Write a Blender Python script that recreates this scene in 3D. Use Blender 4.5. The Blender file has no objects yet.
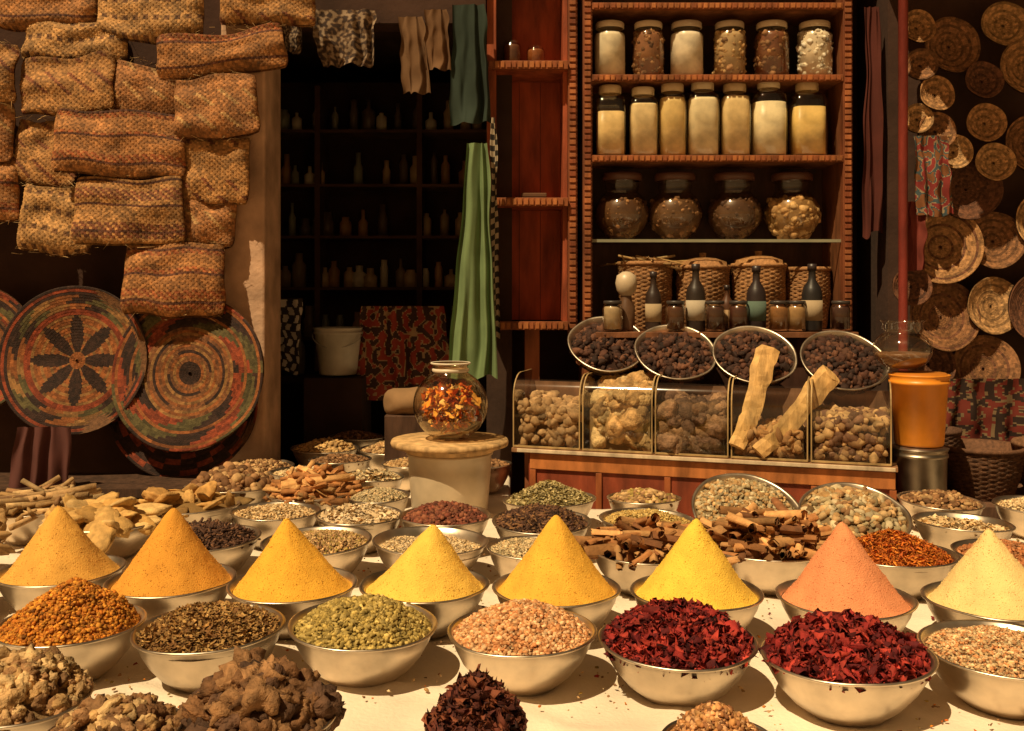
import bpy, math, random
import numpy as np
from mathutils import Vector, noise, Matrix, Euler
random.seed(7); rng=np.random.default_rng(7)
scene=bpy.context.scene
COL=scene.collection
R_=math.radians

# ---------------------------------------------------------------- materials
def newmat(name):
    m=bpy.data.materials.new(name); m.use_nodes=True
    nt=m.node_tree; b=nt.nodes['Principled BSDF']; return m,nt,b
def vcol(name, rough=.8, nscale=12, var=.35, bscale=60, bump=.3, metal=0, stretch=(1,1,1), spec=.3, bdist=.01):
    m,nt,b=newmat(name); N=nt.nodes; L=nt.links
    at=N.new('ShaderNodeAttribute'); at.attribute_name='Col'
    tc=N.new('ShaderNodeTexCoord'); mp=N.new('ShaderNodeMapping'); mp.inputs['Scale'].default_value=stretch
    L.new(tc.outputs['Object'],mp.inputs['Vector'])
    n1=N.new('ShaderNodeTexNoise'); n1.inputs['Scale'].default_value=nscale; n1.inputs['Detail'].default_value=6
    L.new(mp.outputs[0],n1.inputs['Vector'])
    mr=N.new('ShaderNodeMapRange'); mr.inputs[1].default_value=.3; mr.inputs[2].default_value=.7
    mr.inputs[3].default_value=1-var; mr.inputs[4].default_value=1+var*.5
    L.new(n1.outputs[0],mr.inputs[0])
    mx=N.new('ShaderNodeVectorMath'); mx.operation='SCALE'
    L.new(at.outputs['Color'],mx.inputs[0]); L.new(mr.outputs[0],mx.inputs['Scale'])
    L.new(mx.outputs[0],b.inputs['Base Color'])
    b.inputs['Roughness'].default_value=rough; b.inputs['Metallic'].default_value=metal
    b.inputs['Specular IOR Level'].default_value=spec
    n2=N.new('ShaderNodeTexNoise'); n2.inputs['Scale'].default_value=bscale; n2.inputs['Detail'].default_value=4
    L.new(mp.outputs[0],n2.inputs['Vector'])
    bp=N.new('ShaderNodeBump'); bp.inputs['Strength'].default_value=bump; bp.inputs['Distance'].default_value=bdist
    L.new(n2.outputs[0],bp.inputs['Height']); L.new(bp.outputs[0],b.inputs['Normal'])
    if metal>0:
        m2=N.new('ShaderNodeMapRange'); m2.inputs[3].default_value=rough-.1; m2.inputs[4].default_value=rough+.22
        L.new(n1.outputs[0],m2.inputs[0]); L.new(m2.outputs[0],b.inputs['Roughness'])
    return m
def glassmat(name,tint=(.97,.98,.96),base=.05,edge=.85):
    m=bpy.data.materials.new(name); m.use_nodes=True; nt=m.node_tree; N=nt.nodes; L=nt.links
    N.remove(N['Principled BSDF']); out=N['Material Output']
    t=N.new('ShaderNodeBsdfTransparent'); t.inputs[0].default_value=(*tint,1)
    g=N.new('ShaderNodeBsdfGlossy'); g.inputs['Roughness'].default_value=.06
    f=N.new('ShaderNodeLayerWeight'); f.inputs[0].default_value=.5
    pw=N.new('ShaderNodeMath'); pw.operation='POWER'; pw.inputs[1].default_value=3; L.new(f.outputs['Facing'],pw.inputs[0])
    m1=N.new('ShaderNodeMath'); m1.operation='MULTIPLY_ADD'; m1.inputs[1].default_value=edge; m1.inputs[2].default_value=base; L.new(pw.outputs[0],m1.inputs[0])
    no=N.new('ShaderNodeTexNoise'); no.inputs['Scale'].default_value=9; no.inputs['Detail'].default_value=5
    ma=N.new('ShaderNodeMath'); ma.operation='MULTIPLY_ADD'; ma.inputs[1].default_value=.08
    L.new(no.outputs[0],ma.inputs[0]); L.new(m1.outputs[0],ma.inputs[2])
    mix=N.new('ShaderNodeMixShader'); L.new(ma.outputs[0],mix.inputs[0]); L.new(t.outputs[0],mix.inputs[1]); L.new(g.outputs[0],mix.inputs[2])
    L.new(mix.outputs[0],out.inputs['Surface']); return m
M_spice=vcol('spice_matter',.8,40,.35,220,.5,bdist=.004)
M_rock=vcol('rough_resin',.8,45,.5,120,.8,bdist=.008)
M_powder=vcol('spice_powder',.95,18,.14,260,.8,bdist=.004)
M_steel=vcol('stainless_steel',.30,9,.35,40,.08,metal=1,spec=.5,bdist=.003)
M_wood=vcol('painted_wood',.6,14,.55,50,.35,stretch=(1,1,.25))
M_plank=vcol('bare_wood',.75,20,.5,60,.7,stretch=(1,1,.12))
M_straw=vcol('woven_straw',.75,60,.45,180,.5)
M_plaster=vcol('old_plaster',.9,5,.45,30,.5)
M_cloth=vcol('cotton_cloth',.9,6,.25,400,.3,bdist=.002)
M_table=vcol('table_sheet',.85,4,.20,90,.25)
M_plastic=vcol('plastic',.4,7,.25,30,.08,spec=.5)
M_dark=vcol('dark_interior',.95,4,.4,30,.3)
M_ground=vcol('sandy_ground',.95,2,.4,25,.5)
M_liquid=vcol('jar_filling',.35,14,.3,60,.1)
M_glass=glassmat('clear_glass')
M_amber=glassmat('jar_glass',(.98,.96,.90))
M_bright=glassmat('thick_jar_glass',(.97,.90,.78),.08,1.1)

# ---------------------------------------------------------------- mesh helpers
def link(o,parent=None):
    COL.objects.link(o)
    if parent: o.parent=parent
    return o
def empty(name,loc=(0,0,0),rot=(0,0,0)):
    e=bpy.data.objects.new(name,None); e.location=loc; e.rotation_euler=rot; e.empty_display_size=.1
    COL.objects.link(e); return e
def make_np(name,V,F,C,mat,parent=None,smooth=False):
    V=np.asarray(V,dtype=np.float32); F=np.asarray(F,dtype=np.int32); k=F.shape[1]; nf=len(F)
    me=bpy.data.meshes.new(name); me.vertices.add(len(V)); me.vertices.foreach_set('co',V.ravel())
    me.loops.add(nf*k); me.loops.foreach_set('vertex_index',F.ravel())
    me.polygons.add(nf); me.polygons.foreach_set('loop_start',np.arange(0,nf*k,k,dtype=np.int32))
    me.polygons.foreach_set('loop_total',np.full(nf,k,dtype=np.int32))
    me.update(calc_edges=True); me.validate()
    C=np.asarray(C,dtype=np.float32)
    if C.ndim==1: C=np.tile(C,(nf,1))
    if len(me.polygons)==nf:
        a=me.color_attributes.new(name='Col',type='FLOAT_COLOR',domain='CORNER')
        cc=np.ones((nf*k,4),dtype=np.float32); cc[:,:3]=np.repeat(C,k,axis=0); a.data.foreach_set('color',cc.ravel())
    if smooth: me.polygons.foreach_set('use_smooth',np.ones(nf,dtype=bool))
    me.materials.append(mat); o=bpy.data.objects.new(name,me); return link(o,parent)
class MB:
    def __init__(s): s.v=[]; s.f=[]; s.c=[]; s.m=[]; s.sm=[]
    def add(s,V,F,c,m=0,smooth=False):
        b=len(s.v); s.v+= [tuple(x) for x in V]
        for i,f in enumerate(F):
            s.f.append([b+j for j in f]); s.c.append(c[i] if isinstance(c,list) else c); s.m.append(m); s.sm.append(smooth)
    def box(s,x0,x1,y0,y1,z0,z1,c,m=0):
        V=[(x,y,z) for z in (z0,z1) for y in (y0,y1) for x in (x0,x1)]
        F=[(0,2,3,1),(4,5,7,6),(0,1,5,4),(2,6,7,3),(0,4,6,2),(1,3,7,5)]
        s.add(V,F,c,m)
    def lathe(s,prof,c,m=0,seg=32,cen=(0,0,0),smooth=True,wob=0,sq=0):
        V=[];F=[]; o=random.uniform(0,30)
        for (r,z) in prof:
            for k in range(seg):
                a=2*math.pi*k/seg; rr=r*(1+wob*noise.noise(Vector((math.cos(a)*1.3+o,math.sin(a)*1.3,z*5+cen[1]))))
                if sq: rr*= 1/ (abs(math.cos(a))**sq+abs(math.sin(a))**sq)**(1/sq)
                V.append((cen[0]+rr*math.cos(a),cen[1]+rr*math.sin(a),cen[2]+z))
        for i in range(len(prof)-1):
            for k in range(seg):
                k2=(k+1)%seg; F.append((i*seg+k,i*seg+k2,(i+1)*seg+k2,(i+1)*seg+k))
        s.add(V,F,c,m,smooth)
    def out(s,name,mats,parent=None,bevel=0,loc=None):
        me=bpy.data.meshes.new(name); me.from_pydata(s.v,[],s.f)
        a=me.color_attributes.new(name='Col',type='FLOAT_COLOR',domain='CORNER')
        cc=[]
        for f,c in zip(s.f,s.c): cc+= [c[0],c[1],c[2],1.0]*len(f)
        a.data.foreach_set('color',cc)
        me.polygons.foreach_set('material_index',s.m); me.polygons.foreach_set('use_smooth',s.sm)
        for m in mats: me.materials.append(m)
        me.update(); o=bpy.data.objects.new(name,me); link(o,parent)
        if loc: o.location=loc
        if bevel:
            b=o.modifiers.new('bev','BEVEL'); b.width=bevel; b.segments=2; b.limit_method='ANGLE'
        return o

# ---- piece templates (triangles)
def ico():
    t=(1+5**.5)/2
    v=np.array([(-1,t,0),(1,t,0),(-1,-t,0),(1,-t,0),(0,-1,t),(0,1,t),(0,-1,-t),(0,1,-t),(t,0,-1),(t,0,1),(-t,0,-1),(-t,0,1)],float)
    v/=np.linalg.norm(v[0])
    f=np.array([(0,11,5),(0,5,1),(0,1,7),(0,7,10),(0,10,11),(1,5,9),(5,11,4),(11,10,2),(10,7,6),(7,1,8),(3,9,4),(3,4,2),(3,2,6),(3,6,8),(3,8,9),(4,9,5),(2,4,11),(6,2,10),(8,6,7),(9,8,1)])
    return v*.5,f
def subd(vf):
    v,f=vf; v=list(map(tuple,v)); d={}; nf=[]
    def mid(a,b):
        k=(min(a,b),max(a,b))
        if k not in d:
            p=np.array(v[a])+np.array(v[b]); p=p/np.linalg.norm(p)*.5; d[k]=len(v); v.append(tuple(p))
        return d[k]
    for a,b,c in f:
        x,y,z=mid(a,b),mid(b,c),mid(c,a); nf+=[(a,x,z),(b,y,x),(c,z,y),(x,y,z)]
    return np.array(v),np.array(nf)
def gridT(us,vs,fn):
    V=[fn(u,v) for v in vs for u in us]; F=[]; n=len(us)
    for j in range(len(vs)-1):
        for i in range(n-1):
            a=j*n+i; F+=[(a,a+1,a+n+1),(a,a+n+1,a+n)]
    return np.array(V,float),np.array(F)
PETAL=gridT([-1,0,1],[0,.33,.66,1],lambda u,v:(v-.5,u*.26*math.sin(math.pi*(v*.8+.15)),.25*abs(u)**2*math.sin(math.pi*v)+.3*(v-.5)**2))
CURL=gridT([-1,-.4,.4,1],[0,.3,.65,1],lambda u,v:((v-.5)*.8+.12*math.sin(u*3+v*4),.22*math.sin(u*1.9)*(1.05-v*.55),.24*math.cos(u*1.9+v*1.5)+.2*math.sin(v*3.2)))
FLAKE=gridT([-1,1],[0,.5,1],lambda u,v:(v-.5,u*.4,.25*(v-.5)**2))
ts=[i/11 for i in range(12)]
QUILL=gridT(ts,[0,.5,1],lambda u,v:(v-.5,(.04+.03*u)*math.cos(u*math.pi*3.1),(.04+.03*u)*math.sin(u*math.pi*3.1)))
def stickT():
    n=6; V=[];F=[]
    for j,x in enumerate((-.5,0,.5)):
        for k in range(n):
            a=2*math.pi*k/n; V.append((x,.5*math.cos(a),.5*math.sin(a)))
    for j in range(2):
        for k in range(n):
            a=j*n+k;b=j*n+(k+1)%n; F+=[(a,b,b+n),(a,b+n,a+n)]
    V+=[(-.5,0,0),(.5,0,0)]
    for k in range(n): F+=[(k,18,(k+1)%n),(12+k,12+(k+1)%n,19)]
    return np.array(V,float),np.array(F)
STICK=stickT(); ICO=ico(); ICO2=subd(ICO); ICO3=subd(ICO2)
OCT=(np.array([(1,0,0),(-1,0,0),(0,1,0),(0,-1,0),(0,0,1),(0,0,-1)],float)*.5,np.array([(0,2,4),(2,1,4),(1,3,4),(3,0,4),(2,0,5),(1,2,5),(3,1,5),(0,3,5)]))
TM=dict(petal=PETAL,curl=CURL,flake=FLAKE,quill=QUILL,stick=STICK,chunk=ICO,lump=ICO2,rock=ICO3,grain=OCT)
def rotmats(n,flat):
    if flat<=0:
        q=rng.normal(size=(n,4))
    else:
        a=rng.uniform(0,2*np.pi,n); tilt=rng.normal(0,flat,n); ax=rng.uniform(0,2*np.pi,n)
        qz=np.stack([np.cos(a/2),0*a,0*a,np.sin(a/2)],1)
        qt=np.stack([np.cos(tilt/2),np.cos(ax)*np.sin(tilt/2),np.sin(ax)*np.sin(tilt/2),0*a],1)
        w1,x1,y1,z1=qt.T; w2,x2,y2,z2=qz.T
        q=np.stack([w1*w2-x1*x2-y1*y2-z1*z2,w1*x2+x1*w2+y1*z2-z1*y2,w1*y2-x1*z2+y1*w2+z1*x2,w1*z2+x1*y2-y1*x2+z1*w2],1)
    q/=np.linalg.norm(q,axis=1,keepdims=True); w,x,y,z=q.T
    return np.stack([np.stack([1-2*(y*y+z*z),2*(x*y-z*w),2*(x*z+y*w)],1),np.stack([2*(x*y+z*w),1-2*(x*x+z*z),2*(y*z-x*w)],1),np.stack([2*(x*z-y*w),2*(y*z+x*w),1-2*(x*x+y*y)],1)],1)
def scatter(name,kind,pos,size,aniso,pal,parent,flat=.5,jit=.12,svar=.3,mat=None,smooth=None,cvar=.22):
    tv,tf=TM[kind]; n=len(pos)
    S=size*np.clip(1+svar*rng.normal(size=(n,1)),.45,1.9)*np.array(aniso)[None]*np.clip(1+.15*rng.normal(size=(n,3)),.5,1.6)
    base=np.repeat(tv[None],n,0)
    if kind in('lump','rock'):
        for fr,am in ((3.5,.16),(7,.13),(15,.10 if kind=='rock' else .05)):
            d=rng.normal(size=(n,3)); d/=np.linalg.norm(d,axis=1,keepdims=True); ph=rng.uniform(0,6.28,(n,1))
            d2=rng.normal(size=(n,3)); d2/=np.linalg.norm(d2,axis=1,keepdims=True)
            base=base*(1+am*(jit/.12)*np.sin(fr*np.einsum('nj,kj->nk',d,tv*2)+ph)*np.cos(fr*.8*np.einsum('nj,kj->nk',d2,tv*2)))[:,:,None]
        V=base*S[:,None,:]; sm=(kind=='lump') if smooth is None else smooth
        if kind=='rock': V=V+.02*min(size,.05)*rng.normal(size=V.shape)
    else:
        V=base*S[:,None,:]+jit*size*min(aniso)*rng.normal(size=(n,len(tv),3)); sm=bool(smooth)
    V=np.einsum('nij,nkj->nki',rotmats(n,flat),V)+np.asarray(pos)[:,None,:]
    F=(tf[None]+(np.arange(n)*len(tv))[:,None,None]).reshape(-1,3)
    P=np.array(pal)[rng.integers(0,len(pal),n)]*np.clip(1+cvar*rng.normal(size=(n,1)),.35,1.6)
    return make_np(name,V.reshape(-1,3),F,np.repeat(P,len(tf),axis=0),mat or M_spice,parent,sm)

# ---------------------------------------------------------------- bowls
BH=.135
BOWLS=[]
def metal_bowl(parent,R):
    b=MB(); s=R/.2
    pr=[(.001,.004),(.085,.004),(.095,0),(.105,.008),(.135,.03),(.165,.065),(.185,.1),(.194,.126),(.203,.13),(.205,.134),(.2,.137),(.192,.133),(.184,.112),(.165,.075),(.13,.036),(.09,.018),(.001,.016)]
    g=random.uniform(.55,.74)
    b.lathe([(r*s,z) for r,z in pr],(g,g*.86,g*.68),0,56,wob=.045)
    return b.out('metal_bowl',[M_steel],parent)
def heapfn(shape,R,h):
    base=BH-.018
    if shape=='cone':
        return lambda r: base+h*max(0,1.03-math.sqrt((r/R)**2+.003)*1.03)**1.1
    if shape=='dome': return lambda r: base+h*max(0,1-(r/R)**2)
    if shape=='peak': return lambda r: base+h*(max(0,1-r/R)**.9*.6+.4*max(0,1-(r/R)**2))
    return lambda r: base-.012+h*max(0,1-(r/R)**2)*.6
def bowl(name,x,y,R,shape,h,kind,size,aniso,n,pal,flat=.6,base=None,z=.6,tilt=0,jit=.12,svar=.3,nz=.006,smooth=None,cvar=.22,sink=0,mat=None):
    e=empty(name,(x,y,z),(R_(tilt+random.uniform(-2,2)),R_(random.uniform(-2,2)),random.uniform(0,6) if not tilt else 0)); metal_bowl(e,R)
    if shape=='cone': e.rotation_euler=(0,0,random.uniform(0,6))
    if z<.62: BOWLS.append((x,y,R,pal))
    Rh=R*.93; H0=heapfn(shape,Rh,h); H=lambda r:H0(r)-sink; seg,rings=64,(44 if shape=='cone' else 20); V=[(0,0,H(0))];F=[]
    off=random.uniform(0,50); k0=.026 if shape=='cone' else .018; ox,oy=(random.uniform(-k0,k0) for _ in '12')
    def bump(X,Y): return nz*(1.3*noise.noise(Vector((X*14+off,Y*14,off)))+.5*noise.noise(Vector((X*70,Y*70,off))))
    drop=0 if shape=='cone' else min(size*min(1,aniso[2])*.3,.005)
    for i in range(1,rings+1):
        r=Rh*i/rings
        for k in range(seg):
            a=2*math.pi*k/seg; X=r*math.cos(a);Y=r*math.sin(a)
            fade=(1 if i<rings-2 else .3)*min(1,i/8)
            sh=max(0,(1-r/Rh)); V.append((X+ox*sh,Y+oy*sh,H(r)+fade*bump(X,Y)-drop))
    for k in range(seg): F.append((0,1+k,1+(k+1)%seg,0))
    Q=[(1+(i)*seg+k,1+(i+1)*seg+k,1+(i+1)*seg+(k+1)%seg,1+i*seg+(k+1)%seg) for i in range(rings-1) for k in range(seg)]
    b=MB(); bc=base or tuple(np.mean(np.array(pal),axis=0)*.45)
    b.add(V,[f[:3] for f in F]+Q,bc,0,True); b.out('heap_body',[M_powder],e)
    if n:
        rr=Rh*np.sqrt(rng.uniform(0,1,n))*.97; aa=rng.uniform(0,2*np.pi,n)
        lum=np.array([bump(q*math.cos(w_),q*math.sin(w_))*min(1,q/Rh*2.5) for q,w_ in zip(rr,aa)])
        zz=np.array([H(q) for q in rr])+rng.uniform(-.1,.45,n)*size*min(aniso[2],1)+lum
        sh=1-rr/Rh
        pos=np.stack([rr*np.cos(aa)+ox*sh,rr*np.sin(aa)+oy*sh,zz],1)
        scatter('spice_pieces',kind,pos,size,aniso,pal,e,flat,jit,svar,smooth=smooth,cvar=cvar,mat=mat)
    return e
TAN=[(.50,.31,.14),(.42,.25,.10),(.60,.40,.19),(.3,.16,.07)]
BRN=[(.24,.12,.05),(.15,.07,.028),(.32,.17,.075)]
DRK=[(.07,.032,.02),(.11,.05,.028),(.045,.02,.012),(.17,.08,.04)]
BEI=[(.66,.47,.25),(.58,.39,.19),(.74,.56,.32)]
GRN=[(.38,.27,.07),(.48,.35,.10),(.27,.19,.05),(.58,.43,.14)]
RED=[(.29,.024,.02),(.19,.013,.012),(.42,.045,.03),(.10,.008,.01)]
PNK=[(.64,.30,.12),(.72,.40,.19),(.50,.21,.08),(.78,.50,.27)]
ORG=[(.64,.18,.02),(.54,.13,.015),(.72,.25,.03)]
GRY=[(.44,.35,.20),(.36,.28,.15),(.54,.44,.27)]
CIN=[(.48,.23,.08),(.37,.16,.055),(.58,.31,.12),(.24,.1,.04)]
# nearest row (mostly below the picture edge)
bowl('bowl_of_knobbly_pods',-1.07,2.13,.16,'dome',.085,'rock',.036,(1,.8,.75),300,TAN,jit=.2,mat=M_rock)
bowl('bowl_of_dried_seed_pods',-.78,1.97,.13,'dome',.06,'rock',.03,(1,.7,.7),220,TAN[1:]+BRN,jit=.16,mat=M_rock)
bowl('bowl_of_dark_resin_lumps',-.50,2.03,.15,'dome',.085,'rock',.055,(1,.85,.75),130,[(.18,.085,.035),(.27,.14,.06),(.11,.055,.03)],jit=.26,mat=M_rock)
bowl('bowl_of_dried_dark_fruit',-.07,1.99,.10,'peak',.11,'curl',.028,(1,1,1),520,[(.14,.035,.02),(.08,.02,.015),(.22,.065,.03)],flat=0)
bowl('bowl_of_chopped_bark',.40,1.92,.11,'peak',.09,'chunk',.012,(1,.8,.7),1100,CIN+PNK[:2],flat=.8)
# front row
bowl('bowl_of_curry_powder',-1.15,2.60,.185,'peak',.13,'chunk',.009,(1,1,.8),4200,[(.54,.20,.02),(.44,.14,.015),(.64,.28,.035)],base=(.40,.15,.02),nz=.016,cvar=.3)
bowl('bowl_of_chopped_herbs',-.775,2.57,.19,'dome',.06,'flake',.014,(1,.5,1),5200,[(.38,.21,.07),(.29,.15,.045),(.48,.29,.10),(.19,.09,.03)],flat=.8)
bowl('bowl_of_green_cardamom',-.39,2.60,.19,'dome',.075,'chunk',.0145,(1,.62,.6),3300,GRN,flat=.6)
bowl('bowl_of_crushed_coriander',.025,2.55,.19,'dome',.07,'chunk',.012,(1,.8,.6),4200,PNK,flat=.6)
bowl('bowl_of_dried_hibiscus',.412,2.49,.192,'dome',.07,'curl',.032,(1,1,1.1),1900,RED,flat=0,jit=.09)
bowl('bowl_of_dried_hibiscus',.80,2.38,.197,'dome',.075,'curl',.032,(1,1,1.1),2000,RED,flat=0,jit=.09)
bowl('bowl_of_sesame',1.19,2.42,.19,'dome',.04,'grain',.012,(1,.7,.5),3800,BEI+PNK)
# cone row
def cone(x,y,c,h=.225,nm='bowl_of_turmeric_powder'):
    c2=[tuple(np.array(c)*k) for k in (.94,1.0,1.05)]
    bowl(nm,x,y,.187,'cone',h,'grain',.003,(1,1,.7),1500,c2,base=c,nz=.007,cvar=.05)
cone(-1.40,3.10,(.72,.38,.075),.22,'bowl_of_ginger_powder')
cone(-1.02,3.0,(.70,.32,.045),.235)
cone(-.646,2.95,(.84,.44,.05),.215)
cone(-.258,2.95,(.90,.57,.10),.2,'bowl_of_mustard_powder')
cone(.128,2.92,(.84,.46,.06),.235)
cone(.53,2.88,(.92,.60,.08),.235,'bowl_of_mustard_powder')
cone(.94,2.82,(.80,.31,.14),.24,'bowl_of_paprika_powder')
cone(1.35,2.80,(.88,.64,.27),.22,'bowl_of_mustard_powder')
# row C
bowl('bowl_of_broken_bread_crusts',-1.53,3.76,.2,'dome',.06,'rock',.13,(1.2,.75,.32),36,[(.60,.36,.12),(.5,.28,.08),(.66,.43,.17)],flat=.45,jit=.09,smooth=True)
bowl('bowl_of_cloves',-1.07,3.50,.19,'dome',.06,'stick',.024,(1,.22,.22),1700,DRK,flat=.6)
bowl('bowl_of_coriander_seeds',-.672,3.46,.187,'dome',.03,'grain',.011,(1,.9,.8),2800,TAN+GRN[:1])
bowl('bowl_of_white_rice',-.285,3.46,.195,'flat',.012,'grain',.01,(1.3,.6,.5),3200,BEI+[(.78,.62,.40)])
bowl('bowl_of_fennel_seeds',.075,3.36,.165,'dome',.035,'grain',.011,(1.4,.6,.6),2600,BEI+GRY)
bowl('bowl_of_cinnamon_pieces',.445,3.34,.19,'dome',.06,'quill',.10,(1,1.7,1.7),140,CIN,flat=.3,jit=.02)
bowl('bowl_of_cinnamon_sticks',.86,3.36,.2,'dome',.075,'quill',.15,(1,1.2,1.2),150,CIN,flat=.3,jit=.015)
bowl('bowl_of_safflower',1.265,3.30,.19,'peak',.085,'petal',.016,(1,.5,.6),3200,ORG+[(.42,.1,.02)],flat=.7,base=(.4,.1,.01))
bowl('bowl_of_ground_chilli',1.63,3.30,.165,'dome',.04,'chunk',.01,(1,1,.8),1900,[(.5,.22,.09),(.42,.15,.05)])
bowl('bowl_of_broken_bread_crusts',-1.95,3.4,.2,'dome',.05,'rock',.12,(1.2,.75,.35),30,TAN,flat=.5,jit=.09,smooth=True)
# row D
bowl('bowl_of_liquorice_sticks',-1.9,4.0,.19,'dome',.07,'stick',.2,(1,.09,.09),80,TAN,flat=.3,jit=.1)
bowl('bowl_of_dried_orange_peel',-1.30,4.02,.2,'dome',.05,'rock',.1,(1.3,.6,.25),44,[(.56,.33,.11),(.42,.23,.07)],flat=.5,jit=.1,smooth=True)
bowl('bowl_of_pale_seeds',-.93,3.92,.17,'dome',.03,'grain',.012,(1.3,.7,.6),2200,BEI+TAN[:2])
bowl('bowl_of_white_flakes',-.59,3.86,.165,'dome',.03,'flake',.02,(1,.7,1),1100,[(.74,.58,.38),(.64,.47,.27)])
bowl('bowl_of_dried_rosehips',-.255,3.85,.175,'dome',.05,'chunk',.018,(1,.8,.7),1300,[(.2,.055,.03),(.14,.045,.025),(.28,.1,.05)])
bowl('bowl_of_cloves',.11,3.76,.185,'dome',.06,'stick',.022,(1,.24,.24),1700,DRK+BRN[:1],flat=.6)
bowl('bowl_of_yellow_lentils',.51,3.78,.18,'dome',.04,'grain',.013,(1,.9,.5),2200,[(.54,.35,.10),(.45,.28,.08),(.64,.46,.17)])
bowl('bowl_of_dried_flower_buds',.93,4.04,.215,'dome',.05,'chunk',.02,(1,.7,.7),1300,GRY+TAN[:2],tilt=30,z=.61)
bowl('bowl_of_dried_figs',1.33,3.93,.205,'dome',.05,'lump',.03,(1,.7,.6),500,TAN+GRY,tilt=22,z=.61)
bowl('bowl_of_pumpkin_seeds',1.68,3.74,.175,'flat',.03,'flake',.018,(1,.7,1),1400,BEI)
bowl('bowl_of_brown_beans',1.76,4.12,.165,'dome',.04,'lump',.024,(1,.65,.55),460,BRN+TAN[:1])
bowl('bowl_of_pale_seeds',2.12,4.02,.17,'dome',.04,'grain',.014,(1,.7,.6),1700,BEI)
bowl('bowl_of_pale_seeds',2.07,3.6,.18,'dome',.04,'grain',.014,(1,.7,.6),1700,TAN)
bowl('bowl_of_ground_chilli',2.05,3.15,.18,'dome',.04,'chunk',.01,(1,1,.8),1500,[(.5,.24,.1),(.42,.16,.06)])
# row E / F / G
bowl('bowl_of_nutmeg',-1.24,4.44,.2,'dome',.085,'lump',.036,(1,.85,.8),420,BRN+TAN[:1],jit=.08)
bowl('bowl_of_turmeric_roots',-.86,4.32,.19,'dome',.08,'stick',.15,(1,.12,.12),150,[(.48,.21,.07),(.38,.16,.05),(.58,.32,.12)],flat=.4,jit=.15)
bowl('bowl_of_grey_seeds',-.56,4.22,.13,'dome',.04,'grain',.012,(1,.8,.7),1500,GRY+BEI[:1])
bowl('bowl_of_dried_sage',.16,4.15,.19,'peak',.085,'flake',.014,(1,.5,1),3000,[(.48,.39,.18),(.38,.3,.12),(.56,.45,.23)],flat=.8)
bowl('bowl_of_walnut_pieces',.55,4.17,.15,'dome',.04,'lump',.022,(1,.8,.6),450,TAN+GRN[:1])
bowl('bowl_of_brown_beans',-.13,4.97,.13,'dome',.03,'lump',.024,(1,.65,.55),250,BRN)
bowl('bowl_of_pale_seeds',-.98,4.76,.17,'dome',.03,'grain',.014,(1,.7,.6),1500,BEI)
bowl('bowl_of_white_flakes',-.65,4.66,.14,'dome',.03,'flake',.02,(1,.7,1),700,BEI+GRY)
bowl('bowl_of_pale_seeds',-1.25,4.93,.17,'dome',.035,'chunk',.018,(1,.7,.6),900,TAN+BRN)
bowl('bowl_of_brown_beans',-.88,5.12,.16,'dome',.03,'chunk',.018,(1,.7,.6),800,BRN)
bowl('bowl_of_pale_seeds',-.50,5.02,.15,'dome',.03,'chunk',.018,(1,.7,.6),700,TAN)
bowl('bowl_of_dried_orange_peel',-1.03,5.50,.18,'dome',.05,'chunk',.03,(1,.7,.4),400,[(.6,.38,.15),(.5,.3,.12)])
bowl('bowl_of_pale_seeds',-.66,5.46,.17,'dome',.05,'chunk',.02,(1,.7,.6),600,TAN)
bowl('bowl_of_brown_beans',-.92,5.92,.16,'dome',.04,'chunk',.02,(1,.7,.6),500,BRN)
bowl('bowl_of_pale_seeds',-2.15,2.9,.19,'dome',.05,'grain',.014,(1,.7,.6),1200,BEI)
bowl('bowl_of_ginger_powder',-1.79,3.02,.187,'cone',.2,'grain',.003,(1,1,.7),300,[(.6,.33,.08)],base=(.62,.34,.07),nz=.007,cvar=.05)

# ---------------------------------------------------------------- market table with sheet
tab=empty('market_table')
def sheet(x0,x1,y0,y1,z,nx,ny,drop=.5):
    us=list(np.linspace(x0,x1,nx)); vs=list(np.linspace(y0,y1,ny))
    us=[x0-.012]*3+us+[x1+.012]*3; vs=[y0-.012]*3+vs+[y1+.012]*3
    def fn(i,j):
        X=us[i];Y=vs[j]; k=max(0,3-i,i-(len(us)-4),3-j,j-(len(vs)-4)); 
        wr=.012*max(0,1-abs(noise.noise(Vector((X*2.2+Y*.8,Y*1.6,9))))*9)
        Z=z+.006*noise.noise(Vector((X*4,Y*4,1)))+.004*noise.noise(Vector((X*11,Y*5+X*5,3)))+wr-drop*[0,.04,.5,1][min(k,3)]
        return (X,Y,Z-.004)
    V=[fn(i,j) for j in range(len(vs)) for i in range(len(us))]; n=len(us)
    F=[(j*n+i,j*n+i+1,(j+1)*n+i+1,(j+1)*n+i) for j in range(len(vs)-1) for i in range(n-1)]
    b=MB(); b.add(V,F,(.82,.71,.57),0,True); b.out('sheet',[M_table],tab)
sheet(-2.45,2.7,1.3,4.36,.6,260,160)
sheet(-1.47,-.02,4.33,5.12,.596,50,40)
sheet(-1.22,-.02,5.10,6.4,.592,40,40)
sheet(-.03,.75,4.33,4.63,.592,20,10)
b=MB()
for x in (-2.35,0,2.6):
    for y in (1.4,4.25): b.box(x-.03,x+.03,y-.03,y+.03,0,.58,(.2,.11,.06))
b.box(-2.4,2.65,1.35,4.3,.545,.58,(.25,.14,.07)); b.box(-1.2,-.05,5.2,6.35,.54,.575,(.25,.14,.07)); b.box(-1.4,-.05,4.36,5.1,.54,.575,(.25,.14,.07))
for x in (-1.15,-.1):b.box(x-.03,x+.03,6.2,6.26,0,.56,(.2,.11,.06))
b.out('trestle',[M_plank],tab)
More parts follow.
